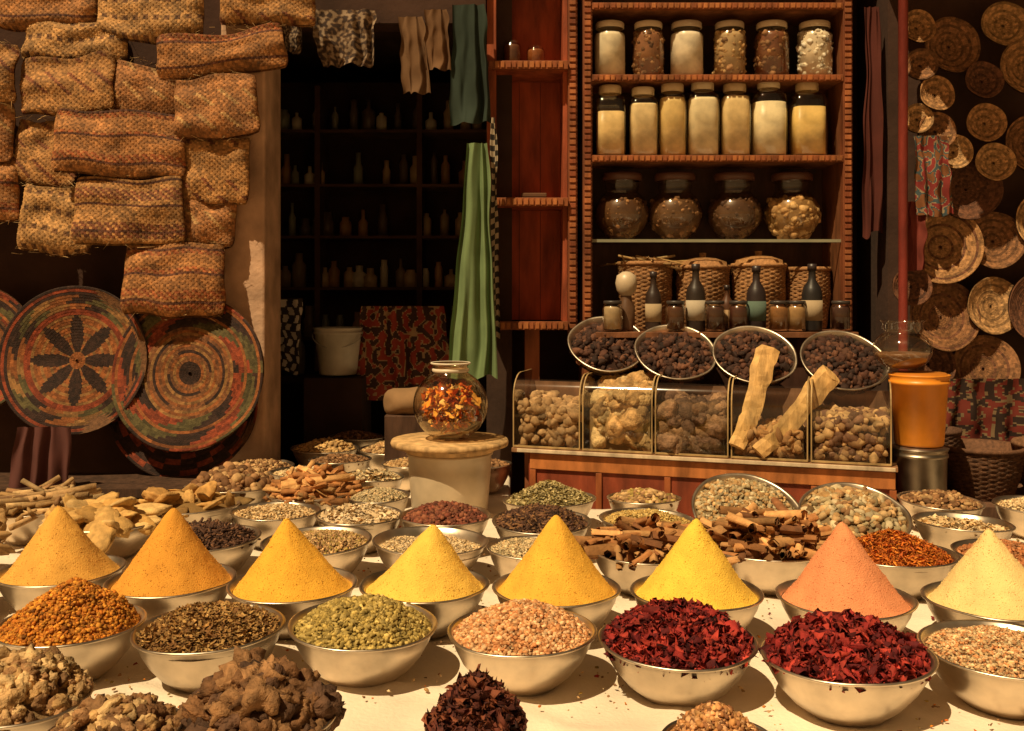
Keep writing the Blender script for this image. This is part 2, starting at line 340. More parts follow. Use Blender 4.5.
# crumbs and seeds fallen from the bowls
P=[];
for (x,y,R,pal) in BOWLS:
    if y>4.3: continue
    for q in range(26):
        a=random.uniform(0,6.283); d=R*.62+abs(random.gauss(0,.08))+.02
        P.append((x+d*math.cos(a),y+d*math.sin(a),.612))
random.shuffle(P)
e=empty('spilled_spice_crumbs'); h=len(P)//3
scatter('crumbs','chunk',P[:h],.008,(1,.8,.5),TAN+BRN+GRN,e,.3); scatter('flakes','curl',P[h:int(1.4*h)],.016,(1,1,.6),RED+BRN,e,.3); scatter('seeds','grain',P[int(1.4*h):],.010,(1,.6,.5),BEI+BRN+ORG,e,.3)

# ---------------------------------------------------------------- jars
def jar(name,x,y,z,r,h,neck,fillc,shape='cyl',lid=None,fill=.85,pieces=None,sq=0):
    e=empty(name,(x,y,z)); cen=(0,0,0)
    if shape=='cyl': pr=[(.001,.003),(r*.9,.003),(r,.015),(r,h*.78),(r*.93,h*.86),(neck,h*.92),(neck,h),(neck*1.06,h*1.005)]
    else:
        pr=[(.001,.003),(r*.5,.003)]+[(r*math.sin(a),.0+h*.42*(1-math.cos(a))) for a in np.linspace(.55,2.55,12)]+[(neck,h*.84),(neck*.96,h*.93),(neck*1.12,h)]
    b=MB(); b.lathe(pr,(1,1,1),0,36,cen,sq=sq); b.out('glass',[M_amber],e)
    if fill>0:
        pf=[(.001,.008)]+[(max(rr-.007,.001),zz) for rr,zz in pr[1:-2] if .006<zz<h*fill]
        rt=float(np.interp(h*fill,[p[1] for p in pr],[p[0] for p in pr]))-.007
        pf+=[(rt,h*fill),(rt*.9,h*fill+.003),(.001,h*fill+.004)]
        b=MB(); b.lathe(pf,fillc,0,32,cen,sq=sq); b.out('filling',[M_liquid],e)
    if pieces:
        kind,size,an,n,pal=pieces; P=[]
        zs=[zz for rr,zz in pf[1:-1]]; rs=[rr for rr,zz in pf[1:-1]]
        for q in range(n):
            zz=random.uniform(.015,zs[-1]); rr=max(.01,float(np.interp(zz,zs,rs))-size*.35); a=random.uniform(0,6.283)
            if random.random()<.15: rr*=math.sqrt(random.random()); zz=zs[-1]
            P.append((rr*math.cos(a),rr*math.sin(a),zz))
        scatter('pieces',kind,P,size,an,pal,e,0,jit=.07)
    if lid:
        b=MB(); b.lathe([(.001,h*1.06),(neck*1.1,h*1.06),(neck*1.18,h*1.04),(neck*1.18,h*.95),(neck*1.08,h*.94)],lid,0,28,cen); b.out('lid',[M_plastic],e)
    return e
# ---------------------------------------------------------------- display cabinet
cab=empty('spice_display_cabinet')
b=MB()
def dentil_h(b,x0,x1,y,z,hh=.036):
    b.box(x0,x1,y,y+.03,z-hh/2,z+hh/2,(.26,.08,.025)); x=x0+.008
    while x<x1-.02:
        c=random.choice([(.42,.15,.045),(.36,.12,.035),(.3,.09,.03)])
        b.box(x,x+.022+random.uniform(-.003,.002),y-.009,y+.004,z-hh*.36,z+hh*.36,c); x+=.031
def dentil_v(b,x,y,z0,z1,w=.05):
    b.box(x-w/2,x+w/2,y,y+.05,z0,z1,(.2,.06,.022)); z=z0+.01
    while z<z1-.03:
        b.box(x-w*.34,x+w*.34,y-.01,y+.004,z,z+.024+random.uniform(-.003,.002),random.choice([(.36,.12,.04),(.3,.1,.035),(.26,.07,.025)])); z+=.034
for x in (.325,.405,1.80): dentil_v(b,x,5.36,.9 if x>.35 else 1.35,3.3)
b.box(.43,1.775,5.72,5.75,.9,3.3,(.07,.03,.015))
b.box(.38,.43,5.41,5.72,.9,3.3,(.2,.075,.03)); b.box(1.775,1.825,5.41,5.72,.9,3.3,(.2,.075,.03))
for z in (3.13,2.745,2.313): 
    b.box(.43,1.775,5.392,5.72,z-.02,z+.005,(.3,.12,.05)); dentil_h(b,.43,1.775,5.355,z-.008)
b.box(.43,1.775,5.12,5.72,1.355,1.384,(.2,.08,.035))
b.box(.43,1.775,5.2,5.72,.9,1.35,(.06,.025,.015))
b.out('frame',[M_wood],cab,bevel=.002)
b=MB(); b.box(.43,1.775,5.40,5.72,1.86,1.872,(1,1,1)); b.out('glass_shelf',[M_glass],cab)
b=MB(); b.box(.43,1.775,5.395,5.402,1.858,1.874,(.28,.27,.18)); b.out('shelf_edge',[M_plastic],cab)
for x,c,pal,w in ((.535,(.80,.72,.56),None,.09),(.745,(.3,.14,.07),BRN,.088),(.955,(.84,.76,.62),None,.095),(1.19,(.5,.36,.2),TAN,.09),(1.42,(.2,.08,.04),BRN,.095),(1.655,(.8,.7,.55),[(.84,.76,.62)],.095)):
    jar('glass_storage_jar',x,5.47,2.752,w,.29,w*.74,c,fill=.84,lid=random.choice([(.5,.4,.28),(.6,.48,.32),(.2,.13,.09)]),pieces=('chunk',.026,(1,1,1),330,pal) if pal else None)
for i,x in enumerate((.535,.715,.875,1.04,1.215,1.40,1.61)):
    c=[(.78,.58,.28),(.84,.68,.4),(.82,.62,.28),(.86,.76,.52),(.84,.66,.36),(.86,.76,.52),(.80,.58,.22)][i]
    jar('tall_oil_jar',x,5.46,2.32,[.082,.078,.076,.086,.08,.096,.094][i],[.37,.36,.38,.39,.38,.40,.385][i],.052,c,fill=[.66,.80,.85,.82,.87,.74,.70][i],sq=[5,5,3,4,5,3,5][i],lid=(.75,.62,.42) if i%2 else (.66,.5,.3))
for x,p in ((.61,[(.26,.13,.05),(.15,.07,.03)]),(.905,[(.34,.18,.08),(.18,.09,.04)]),(1.235,[(.07,.035,.02),(.14,.07,.035)]),(1.555,[(.6,.38,.16),(.45,.26,.1)])):
    jar('round_spice_jar',x,5.555,1.874,.152,.35,.095,tuple(np.array(p[1])*.7),'ball',lid=(.12,.05,.03),fill=.62,pieces=('lump' if x>1.5 else 'chunk',.042 if x>1.5 else .024,(1,.85,.8),330,p))
def wicker(name,x,y,z,r0,r1,h,lidded,c=(.34,.17,.07)):
    e=empty(name,(x,y,z)); nr=int(h/.011); seg=56; V=[];F=[];C=[]
    for j in range(nr*2+1):
        t=j/(nr*2); r=r0+(r1-r0)*t+.012*math.sin(math.pi*t)
        for k in range(seg):
            s=1 if ((k//2)+(j//2))%2 else -1; rr=r+(.004*s if j%2 else -.001)+.005*noise.noise(Vector((k*.1,j*.1,x)))
            a=2*math.pi*k/seg; V.append((rr*math.cos(a),rr*math.sin(a),h*t))
    for j in range(nr*2):
        for k in range(seg):
            F.append((j*seg+k,j*seg+(k+1)%seg,(j+1)*seg+(k+1)%seg,(j+1)*seg+k))
            q=random.uniform(.55,1.35); C.append((c[0]*q,c[1]*q,c[2]*q))
    make_np('woven_side',V,F,C,M_straw,e)
    b=MB(); pr=[(r1*.9,h-.01),(r1*1.04,h-.012),(r1*1.08,h),(r1*1.04,h+.012),(r1*.92,h+.008)]
    if lidded: pr+=[(r1*.9,h+.03),(r1*.5,h+.05),(r1*.12,h+.055),(.02,h+.08),(.001,h+.082)]
    else: pr+=[(r1*.85,h-.03),(.001,h-.04)]
    b.lathe(pr,tuple(np.array(c)*1.1),0,36); b.out('rim',[M_straw],e); return e
wicker('wicker_basket',.74,5.56,1.386,.115,.15,.36,False)
wicker('wicker_basket',1.06,5.56,1.386,.12,.145,.34,True)
wicker('wicker_basket',1.37,5.56,1.386,.12,.145,.35,True,(.4,.2,.08))
wicker('wicker_basket',1.645,5.57,1.386,.10,.12,.33,False)
e=empty('bundle_of_straw_fans',(.76,5.56,1.75)); P=rng.normal(size=(60,3))*np.array([.07,.04,.012]); scatter('straw','stick',P,.2,(1,.05,.05),TAN,e,.25)
e=empty('bundle_of_straw_fans',(1.09,5.48,1.5)); scatter('straw','stick',rng.normal(size=(40,3))*np.array([.05,.02,.012]),.14,(1,.05,.05),TAN,e,.25)
def bottle(name,x,y,z,r,h,c,label=None,cap=(.03,.02,.02)):
    e=empty(name,(x,y,z)); b=MB()
    b.lathe([(.001,.002),(r*.9,0),(r,.01),(r,h*.55),(r*.85,h*.65),(r*.38,h*.76),(r*.34,h*.93),(r*.42,h*.935),(r*.42,h*.95)],c,0,24)
    b.lathe([(r*.4,h*.9),(r*.45,h*.9),(r*.45,h),(.001,h*1.002)],cap,0,16)
    if label: b.lathe([(r*1.001,h*.16),(r*1.02,h*.16),(r*1.02,h*.46),(r*1.001,h*.46)],label,1,24)
    b.out('bottle_body',[M_plastic,M_cloth],e)
for x,y,r,h,c,l in ((.735,5.2,.042,.31,(.035,.02,.015),(.4,.3,.18)),(.955,5.2,.05,.35,(.03,.02,.015),(.45,.38,.28)),(1.27,5.2,.05,.34,(.03,.02,.02),(.10,.15,.12)),(1.56,5.2,.052,.35,(.02,.018,.018),(.42,.32,.2)),(1.13,5.26,.034,.24,(.1,.04,.02),(.4,.26,.14))):
    bottle('oil_bottle',x,y,1.386,r,h,c,l)
e=empty('white_capped_jar',(.60,5.25,1.386)); b=MB(); b.lathe([(.001,.001),(.042,.001),(.045,.01),(.045,.13),(.03,.16),(.028,.19)],(.12,.06,.03),0,24); b.lathe([(.03,.185),(.05,.21),(.058,.25),(.05,.29),(.02,.31),(.001,.312)],(.55,.44,.3),0,24); b.out('jar_with_ball_stopper',[M_plastic],e)
for x,c in ((.52,(.5,.38,.24)),(.845,(.1,.04,.02)),(1.05,(.07,.03,.02)),(1.17,(.08,.03,.02)),(1.38,(.3,.14,.05)),(1.47,(.45,.28,.13)),(1.70,(.06,.025,.02))):
    jar('small_spice_jar',x,5.17,1.386,.052,.15,.04,c,lid=(.05,.04,.035))

# open red shelf unit
sh=empty('open_wall_shelf'); b=MB()
b.box(-.11,-.085,5.42,5.72,1.43,3.3,(.2,.05,.02)); b.box(-.085,.30,5.70,5.72,1.43,3.3,(.40,.075,.025)); b.box(.275,.30,5.41,5.70,1.43,3.3,(.36,.08,.03))
for z in (2.80,2.07,1.41):
    b.box(-.13,.30,5.36,5.70,z-.018,z+.012,(.38,.1,.035)); dentil_h(b,-.13,.298,5.325,z,.045)
b.box(-.135,-.085,5.37,5.42,1.40,3.3,(.3,.07,.025))
b.box(.07,.15,5.45,5.53,.5,1.39,(.3,.1,.04))
for x in (.04,.16): b.box(x,x+.003,5.697,5.701,1.43,2.05,(.1,.03,.015)); b.box(x,x+.003,5.697,5.701,2.1,2.78,(.1,.03,.015))
b.out('shelf_boards',[M_wood],sh,bevel=.002)
jar('small_spice_jar',.0,5.5,2.815,.05,.15,.04,(.15,.06,.03)); jar('small_spice_jar',.13,5.5,2.815,.05,.12,.04,(.3,.1,.03))
e=empty('folded_cloth',(.1,5.5,2.085)); b=MB(); b.box(-.09,.08,-.06,.06,0,.02,(.06,.03,.02)); b.box(-.05,.09,-.05,.05,.02,.045,(.12,.06,.03)); b.out('folds',[M_cloth],e,bevel=.006)

# ---------------------------------------------------------------- counter with glass bins
ang=math.atan2(-.55,1.67); cnt=empty('glass_bin_counter',(0.0,4.95,0),(0,0,ang)); L=1.765
b=MB()
b.box(.08,L,.02,.80,0,.80,(.24,.05,.02)); b.box(.0,L+.02,-.01,.82,.80,.822,(.3,.15,.07)); b.box(.02,L,.34,.80,.822,1.08,(.12,.045,.02))
for i in range(6): 
    x=.09+i*.332; b.box(x,x+.03,.008,.02,.3,.717,(.34,.1,.03))
b.box(.09,L+.01,.006,.018,.72,.797,(.45,.16,.045)); b.box(.03,L+.01,-.016,-.011,.802,.82,(.6,.48,.33))
b.out('counter_body',[M_wood],cnt,bevel=.003)
bw=L/5
for i in range(5):
    x0=i*bw+.008; x1=(i+1)*bw-.008; t=.005; g=MB(); z0=.826
    def side(x):
        prof=[(.0,0),(.0,.24)]+[( .12-.12*math.cos(a),.24+.12*math.sin(a)) for a in np.linspace(.2,1.57,7)]+[(.30,.36),(.30,0)]
        V=[(x,p[0],z0+p[1]) for p in prof]+[(x+t,p[0],z0+p[1]) for p in prof]; n=len(prof)
        g.add(V,[list(range(n)),list(range(2*n-1,n-1,-1))],(1,1,1))
        return prof
    side(x0); prof=side(x1-t)
    fp=prof[:-5]; V=[];F=[]
    for p in fp: V+=[(x0+t,p[0]-.002,z0+p[1]),(x1-t,p[0]-.002,z0+p[1])]
    F=[(2*k,2*k+1,2*k+3,2*k+2) for k in range(len(fp)-1)]
    g.add(V,F,(1,1,1),0,True); g.out('bin_glass',[M_glass],cnt)
    tr=MB(); tc=(.42,.28,.12)
    for x in (x0-.003,x1-.004):
        for k in range(len(prof)-2):
            (ya,za),(yb,zb)=prof[k],prof[k+1]; 
            V=[(x+dx,yy,z0+zz) for (yy,zz) in((ya-.003,za),(yb-.003,zb+.002),(yb+.003,zb-.002),(ya+.003,za)) for dx in (0,.006)]
            tr.add(V,[(0,1,3,2),(2,3,5,4),(4,5,7,6),(6,7,1,0),(0,2,4,6),(1,7,5,3)],tc)
    tr.box(x0,x1,-.007,.003,z0,z0+.008,tc); tr.box(x0,x1,.296,.306,z0,z0+.30,(.2,.1,.05))
    tr.out('bin_trim',[M_wood],cnt)
    spec=[('lump',.05,(1,.8,.7),280,[(.34,.2,.09),(.44,.27,.13)],.20),('rock',.085,(1,.85,.75),150,[(.60,.39,.17),(.5,.3,.12),(.66,.46,.22)],.27),('rock',.075,(1,.85,.8),160,[(.2,.11,.055),(.3,.17,.09),(.13,.07,.04)],.22),('lump',.05,(1.2,.7,.5),250,[(.46,.26,.11),(.36,.18,.07)],.13),('lump',.042,(1,.75,.7),420,[(.5,.31,.14),(.18,.09,.05),(.36,.2,.09)],.2)][i]
    kind,sz,an,n,pal,hh=spec
    P=[]
    for q in range(n):
        xx=random.uniform(x0+sz*.5,x1-sz*.5); yy=random.uniform(.01+sz*.5,.29-sz*.3); top=hh*(.8+.35*yy/.3+.2*noise.noise(Vector((xx*6,yy*6,i))))
        zz=top if random.random()<.5 else random.uniform(sz*.4,top)
        if zz<top-.02: yy=random.choice([.01+sz*.5,.01+sz*.5,yy])
        P.append((xx,yy,z0+max(sz*.4,zz)))
    scatter('bin_goods',kind,P,sz,an,pal,cnt,0,jit=.12,smooth=True,mat=M_rock if kind=='rock' else None)
    f=MB(); f.box(x0+.02,x1-.02,.05,.28,z0,z0+hh*.7,tuple(np.array(pal[0])*.4)); f.out('bin_core',[M_spice],cnt)
def slab(name,p0,p1,w,t):
    p0=Vector(p0);p1=Vector(p1); d=(p1-p0); n=22; V=[];F=[]
    ex=d.cross(Vector((0,-1,.2))).normalized(); ey=d.cross(ex).normalized()
    for j in range(n+1):
        s=j/n; c=p0+d*s+ex*.012*math.sin(s*5); ww=w*(.75+.35*s+.25*noise.noise(Vector((s*6,p0.x,3))))*.5
        for k,(a,bb) in enumerate(((-1,-.3),(-.5,-1),(.4,-.9),(1,-.4),(1,.5),(.3,1),(-.6,.9))):
            q=c+ex*a*ww*(1+.12*noise.noise(Vector((s*20,k,1))))+ey*bb*t*.5*(1+.5*noise.noise(Vector((s*14,k*2.1,p1.x))))
            if j==n: q=q+d.normalized()*.05*noise.noise(Vector((k*1.7,p0.x*9,1)))
            V.append(q)
    m=7
    for j in range(n):
        for k in range(m): F.append((j*m+k,j*m+(k+1)%m,(j+1)*m+(k+1)%m,(j+1)*m+k))
    F+=[list(range(m-1,-1,-1)),list(range(n*m,n*m+m))]
    b=MB(); b.add(V,F,(.66,.40,.15)); o=b.out(name,[M_plank]); return o
slab('bark_slab',(1.03,4.60,.88),(1.24,4.80,1.31),.10,.03)
slab('bark_slab',(1.12,4.56,.86),(1.50,4.68,1.20),.10,.03)
for x,y,z in ((.49,5.16,1.225),(.82,5.05,1.19),(1.195,4.95,1.185),(1.60,4.85,1.165)):
    bowl('bowl_of_dried_dates',x,y+.05,.20,'dome',.05,'lump',.034,(1,.75,.7),400,[(.075,.03,.018),(.04,.018,.012),(.13,.055,.03),(.03,.013,.009)],z=z,tilt=40,flat=0,jit=.2,sink=.026)

# ---------------------------------------------------------------- jar on tub
tub=empty('cream_plastic_tub',(-.28,4.5,.6)); b=MB()
b.lathe([(.001,.003),(.165,.003),(.17,.01),(.185,.2),(.187,.262),(.194,.264),(.194,.275),(.001,.276)],(.62,.5,.34),0,40); b.out('tub_body',[M_plastic],tub)
bd=empty('round_wooden_board',(-.28,4.5,.878)); b=MB()
b.lathe([(.001,0),(.2,0),(.205,.02),(.24,.022),(.262,.026),(.266,.04),(.26,.052),(.001,.054)],(.60,.38,.17),0,48); b.out('board',[M_plank],bd)
gj=empty('glass_jar_of_dried_flowers',(-.275,4.48,.934)); b=MB(); r=.168
pr=[(.001,.004),(.08,.002)]+[(r*math.sin(a),.152-.162*math.cos(a)) for a in np.linspace(.5,2.66,16)]+[(.078,.30),(.076,.325),(.088,.338),(.083,.340),(.072,.322)]
b.lathe(pr,(1,1,1),0,48); b.out('glass',[M_bright],gj)
b=MB(); b.lathe([(.079,.300),(.083,.304),(.083,.312),(.079,.316)],(.7,.6,.45),0,40); b.lathe([(.086,.334),(.091,.338),(.088,.343),(.083,.341)],(.75,.65,.5),0,40); b.out('rim_bands',[M_plastic],gj)
P=[]
while len(P)<560:
    p=rng.uniform(-1,1,3)
    if np.linalg.norm(p)<.86 and p[2]<.55: P.append((p[0]*.143,p[1]*.143,.150+p[2]*.14))
scatter('dried_flowers','petal',P,.040,(1,.9,.9),[(.9,.30,.03),(.75,.17,.02),(.92,.50,.09),(.5,.09,.01),(.9,.62,.22)],gj,0)

# ---------------------------------------------------------------- woven flat baskets on the left
def flat_basket(x,y,z,w,h,rot,style):
    w*=1.08; h*=1.1
    e=empty('woven_straw_basket',(x,y,z),(R_(random.uniform(-10,-2)),R_(rot),R_(random.uniform(-7,7))))
    nu=max(12,int(w/.0135)); nv=max(8,int(h/.0125)); U=nu*2;Vn=nv*2; o=random.uniform(0,40); dep=random.uniform(.03,.06)
    base=[(.40,.20,.07),(.36,.16,.055),(.44,.24,.09),(.34,.15,.055)][style%4]
    alt=[(.2,.07,.03),(.30,.09,.03),(.15,.07,.03),(.46,.27,.11)][style%4]; alt2=(.12,.045,.025)
    def surf(sgn):
        V=[];F=[];C=[]
        for j in range(Vn+1):
            t=j/Vn
            for i in range(U+1):
                s=i/U; a=2*s-1; c=2*t-1
                ww=w/2*(1-.04*abs(c)**8+.04*noise.noise(Vector((o,t*2,1)))-.03*t); hh=h/2
                X=a*ww; Z=c*hh*(1-.04*abs(a)**8)+.03*noise.noise(Vector((s*2.4,o,t)))+(-.022*(1-a*a) if t>.5 else .012*a*a)*abs(c)
                bul=((1-abs(a)**5)*(1-abs(min(c,.75))**3))**.6
                Y=-sgn*dep*bul+.028*noise.noise(Vector((s*3,t*3,o)))
                if i%2 and j%2: Y-=sgn*.005*(1 if ((i//2)+(j//2))%2 else .1)
                elif not(i%2 or j%2): Y+=sgn*.003
                V.append((X,Y,Z))
        for j in range(Vn):
            for i in range(U):
                F.append((j*(U+1)+i,j*(U+1)+i+1,(j+1)*(U+1)+i+1,(j+1)*(U+1)+i))
                I,J=i//2,j//2; band=noise.noise(Vector((o,J*.22,5)))
                c=base
                if style%3==0:
                    if (I+J)%9<2 and band>0: c=alt
                elif style%3==1:
                    if band>.1 and (I+J)%3: c=alt
                    if J%11==4: c=alt2
                else:
                    if J%8<2 and (I//2)%2: c=alt
                random.seed(I*977+J*131+int(o*10)); q=random.uniform(.55,1.4)*(1+.5*noise.noise(Vector((I*.15,J*.15,o)))); 
                if J>=nv-2: q*=.75
                C.append((c[0]*q,c[1]*q,c[2]*q))
        return V,F,C
    V,F,C=surf(1); make_np('front_weave',V,F,C,M_straw,e)
    V,F,C=surf(-.6); F=[f[::-1] for f in F]; V=[(a,b_+.012,c-.008) for a,b_,c in V]; make_np('back_weave',V,F,C,M_straw,e)
    fr=[((random.uniform(-.5,.5))*w,-.01,h*.5*random.choice([1,1,-1])+random.uniform(-.02,.02)) for q in range(40)]
    scatter('frayed_straw','stick',fr,.05,(1,.03,.03),TAN,e,.6)
bl=[(-2.23,5.12,2.88,.5,.22,2),(-2.25,5.06,2.64,.46,.28,-2),(-1.83,5.09,2.61,.38,.27,3),(-1.47,5.06,2.80,.60,.22,-4),(-2.38,5.10,2.30,.32,.31,3),(-1.96,5.0,2.335,.60,.31,1),
(-1.49,5.03,2.52,.40,.30,-3),(-1.51,5.06,2.21,.34,.31,2),(-2.30,5.05,1.96,.34,.32,3),(-1.907,4.98,2.0,.51,.32,-1),(-1.57,5.07,1.95,.31,.24,3),(-1.69,5.0,1.655,.47,.34,0),
(-2.72,5.06,2.7,.42,.3,3),(-2.72,5.06,2.1,.42,.3,-3),(-1.85,5.12,3.02,.5,.25,0),(-2.75,5.05,2.4,.42,.3,0),(-1.25,5.12,3.06,.45,.2,0),(-2.4,5.14,3.08,.5,.25,0)]
for i,(x,y,z,w,h,r) in enumerate(bl):
    random.seed(i+3); flat_basket(x,y,z,w,h,r*1.4,[2,0,3,1,0,1,3,0,2,4,3,1,0,1,2,3,0,1][i])
random.seed(11)
# ---------------------------------------------------------------- round trays
def disc(name,x,y,z,r,fn,lean=8,yaw=0,coil=.014,dish=.05,seg=120):
    e=empty(name,(x,y,z),(R_(90-lean),0,R_(yaw))); nc=max(5,int(r/coil)); V=[(0,0,-dish)];F=[];C=[]
    for j in range(1,nc*2+1):
        rr=r*j/(nc*2)
        for k in range(seg):
            a=2*math.pi*k/seg; zz=-dish*(1-(rr/r)**2)+(.0045 if j%2 else -.001)+.04*r/.37*noise.noise(Vector((math.cos(a)*1.2*rr/r,math.sin(a)*1.2*rr/r,x*3)))
            if j%2: zz+=.0014*(k%2)
            r2=rr*(1+.03*noise.noise(Vector((math.cos(a),math.sin(a),x*5+z))))
            V.append((r2*math.cos(a),r2*math.sin(a),zz))
    for j in range(nc*2-1):
        for k in range(seg):
            k2=(k+1)%seg; F.append((1+j*seg+k,1+(j+1)*seg+k,1+(j+1)*seg+k2,1+j*seg+k2))
            J=(j+1)//2; c=fn(J/nc,2*math.pi*(k+.5)/seg,J); random.seed(J*313+k//2); q=random.uniform(.55,1.25)
            C.append((c[0]*q,c[1]*q,c[2]*q))
    make_np('coils',V,F,C,M_straw,e)
    b=MB(); b.lathe([(r,-.012),(r*.5,-.03-dish),(.001,-.02-dish)],(.15,.07,.03),0,48); b.out('underside',[M_straw],e)
BL=(.04,.018,.012); RD=(.26,.05,.018); ST=(.30,.15,.05); GN=(.10,.08,.03); OR=(.30,.10,.028)
def star(t,a,J):
    if t<.1: return OR
    if t<.60:
        p=abs(math.cos(a*4)); inside=(t<.14+.44*p**1.2) and p>.35
        return BL if inside else (OR if J%3 else ST)
    if t<.66: return RD
    if t<.88: return [BL,OR,ST,GN][int((a/6.283*18+ (J%5)*.3))%4]
    return BL if J%2 else RD
def spiral(t,a,J):
    if t<.12: return BL
    if t<.58: return [ST,OR,BL,ST,OR][J%5] if math.sin(a*2+J*1.7)>-.5 else (.2,.08,.03)
    s=(a/6.283*10+t*6)%3
    return [BL,RD,GN][int(s)] if J%5 else OR
disc('patterned_woven_tray',-2.20,5.0,1.25,.37,star,6)
disc('patterned_woven_tray',-1.62,4.98,1.19,.39,spiral,10,-4)
disc('patterned_woven_tray',-1.68,5.10,1.02,.38,lambda t,a,J:BL if (int(a/6.283*24)+J//2)%3 else RD,9)
disc('patterned_woven_tray',-2.75,5.08,1.3,.33,spiral,6)
plain=lambda c:(lambda t,a,J:tuple(np.array(c)*(.6 if J%3==0 else 1)))
A=(.46,.24,.10);B_=(.30,.14,.06);C_=(.56,.32,.14);D_=(.17,.07,.035)
for x,z,r,c in ((2.28,2.87,.15,B_),(2.18,2.61,.095,A),(2.08,2.48,.078,C_),(2.18,2.42,.098,B_),(2.27,2.31,.09,C_),(2.43,2.46,.1,A),(2.1,2.76,.085,B_),(2.42,2.68,.1,D_),(2.36,2.13,.17,D_),(2.23,1.83,.2,A),(2.48,2.26,.1,C_),(2.5,1.86,.15,B_),(2.24,1.47,.19,B_),(2.5,1.52,.15,C_),(2.17,1.22,.13,D_),(2.66,2.75,.15,A),(2.7,2.35,.16,B_),(2.75,1.95,.16,C_),(2.75,1.5,.2,D_),(2.55,2.98,.12,C_),(2.08,2.95,.09,A),(2.05,1.62,.1,D_),(2.45,1.2,.17,B_)):
    disc('straw_tray',x,5.17-.04*random.random()-(.04 if r<.12 else 0),z,r,plain(c) if r<.17 else (lambda t,a,J,c=c: D_ if J%5==0 else tuple(np.array(c)*(.8+.2*(J%2)))),random.uniform(3,12),random.uniform(-10,10),.011,.02+.2*r,72)
# ---------------------------------------------------------------- cloths
def cloth(name,x0,x1,xb0,xb1,zt,zb,y,folds,amp,cf,nx=50,nz=60,mat=None):
    V=[];F=[];C=[]
    for j in range(nz+1):
        t=j/nz
        for i in range(nx+1):
            s=i/nx; xa=x0+(xb0-x0)*t; xz=x1+(xb1-x1)*t
            ph=s*folds*6.283+4.4*noise.noise(Vector((s*2.5,t*1.2,y*7+x0)))+.8*math.sin(t*3)
            V.append((xa+(xz-xa)*s+.02*noise.noise(Vector((s*3,t*4,y))),y+amp*math.sin(ph)*(.4+.6*t)+.02*noise.noise(Vector((s*4,t*3,x0))),zt+(zb-zt)*t+.04*noise.noise(Vector((s*3,x0*5,t)))*t))
    for j in range(nz):
        for i in range(nx): F.append((j*(nx+1)+i,j*(nx+1)+i+1,(j+1)*(nx+1)+i+1,(j+1)*(nx+1)+i)); C.append(cf(i/nx,j/nz))
    return make_np(name,V,F,C,mat or M_cloth,None,True)
cloth('green_hanging_cloth',-.23,-.125,-.34,-.08,2.36,1.14,5.17,2.3,.03,lambda s,t:(.15,.22,.10))
cloth('checkered_scarf',-.11,-.085,-.13,-.07,2.5,1.35,5.22,1,.008,lambda s,t:(.4,.32,.22) if (int(s*3)+int(t*40))%2 else (.03,.025,.02),12,80)
cloth('teal_hanging_garment',-.31,-.14,-.33,-.12,3.1,2.47,5.25,1.5,.03,lambda s,t:(.022,.035,.026))
cloth('brown_hanging_garment',-.60,-.47,-.58,-.44,3.05,2.64,5.3,1.3,.02,lambda s,t:(.14,.075,.035))
cloth('tan_hanging_garment',-.46,-.34,-.46,-.33,3.08,2.76,5.27,1.3,.02,lambda s,t:(.13,.065,.028))
def paisley(s,t):
    n=noise.noise(Vector((s*16,t*16,2))); return (.28,.2,.13) if n>.12 else ((.14,.085,.05) if n>-.1 else (.05,.032,.025))
cloth('patterned_scarf',-1.08,-.72,-1.0,-.74,3.08,2.80,5.28,3,.03,paisley,90,90)
cloth('patterned_scarf',-1.24,-1.1,-1.22,-1.12,3.06,2.85,5.26,2,.02,paisley)
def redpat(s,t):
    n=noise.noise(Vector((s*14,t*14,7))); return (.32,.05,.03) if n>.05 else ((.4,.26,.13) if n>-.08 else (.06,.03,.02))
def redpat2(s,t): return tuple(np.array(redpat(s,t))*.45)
cloth('red_patterned_tablecloth',-.93,-.42,-.98,-.36,1.5,.9,6.2,4,.03,redpat,80,80)
def scarfc(s,t):
    n=noise.noise(Vector((s*7,t*11,1))); return (.22,.03,.025) if n>.12 else ((.3,.22,.13) if n>-.0 else ((.05,.08,.09) if n>-.2 else (.2,.08,.03)))
cloth('colourful_scarf',2.03,2.2,2.05,2.24,2.38,1.98,5.06,3,.02,scarfc,60,70)
cloth('colourful_scarf',2.0,2.1,2.0,2.1,2.05,1.7,5.08,2,.02,lambda s,t:(.16,.03,.02))
cloth('dark_red_hanging_cloth',1.87,1.95,1.86,1.96,3.1,1.9,5.3,2,.02,lambda s,t:(.08,.018,.012))
cloth('black_white_cloth',-1.5,-1.26,-1.5,-1.28,1.55,1.1,6.0,2,.01,lambda s,t:(.55,.48,.4) if math.sin(s*25+math.sin(t*20))*math.sin(t*30)>0.1 else (.04,.03,.025))
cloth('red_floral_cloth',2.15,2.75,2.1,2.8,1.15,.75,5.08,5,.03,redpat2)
cloth('dark_draped_cloth',-2.35,-2.1,-2.5,-2.1,.95,.25,4.75,4,.03,lambda s,t:(.10,.035,.03))
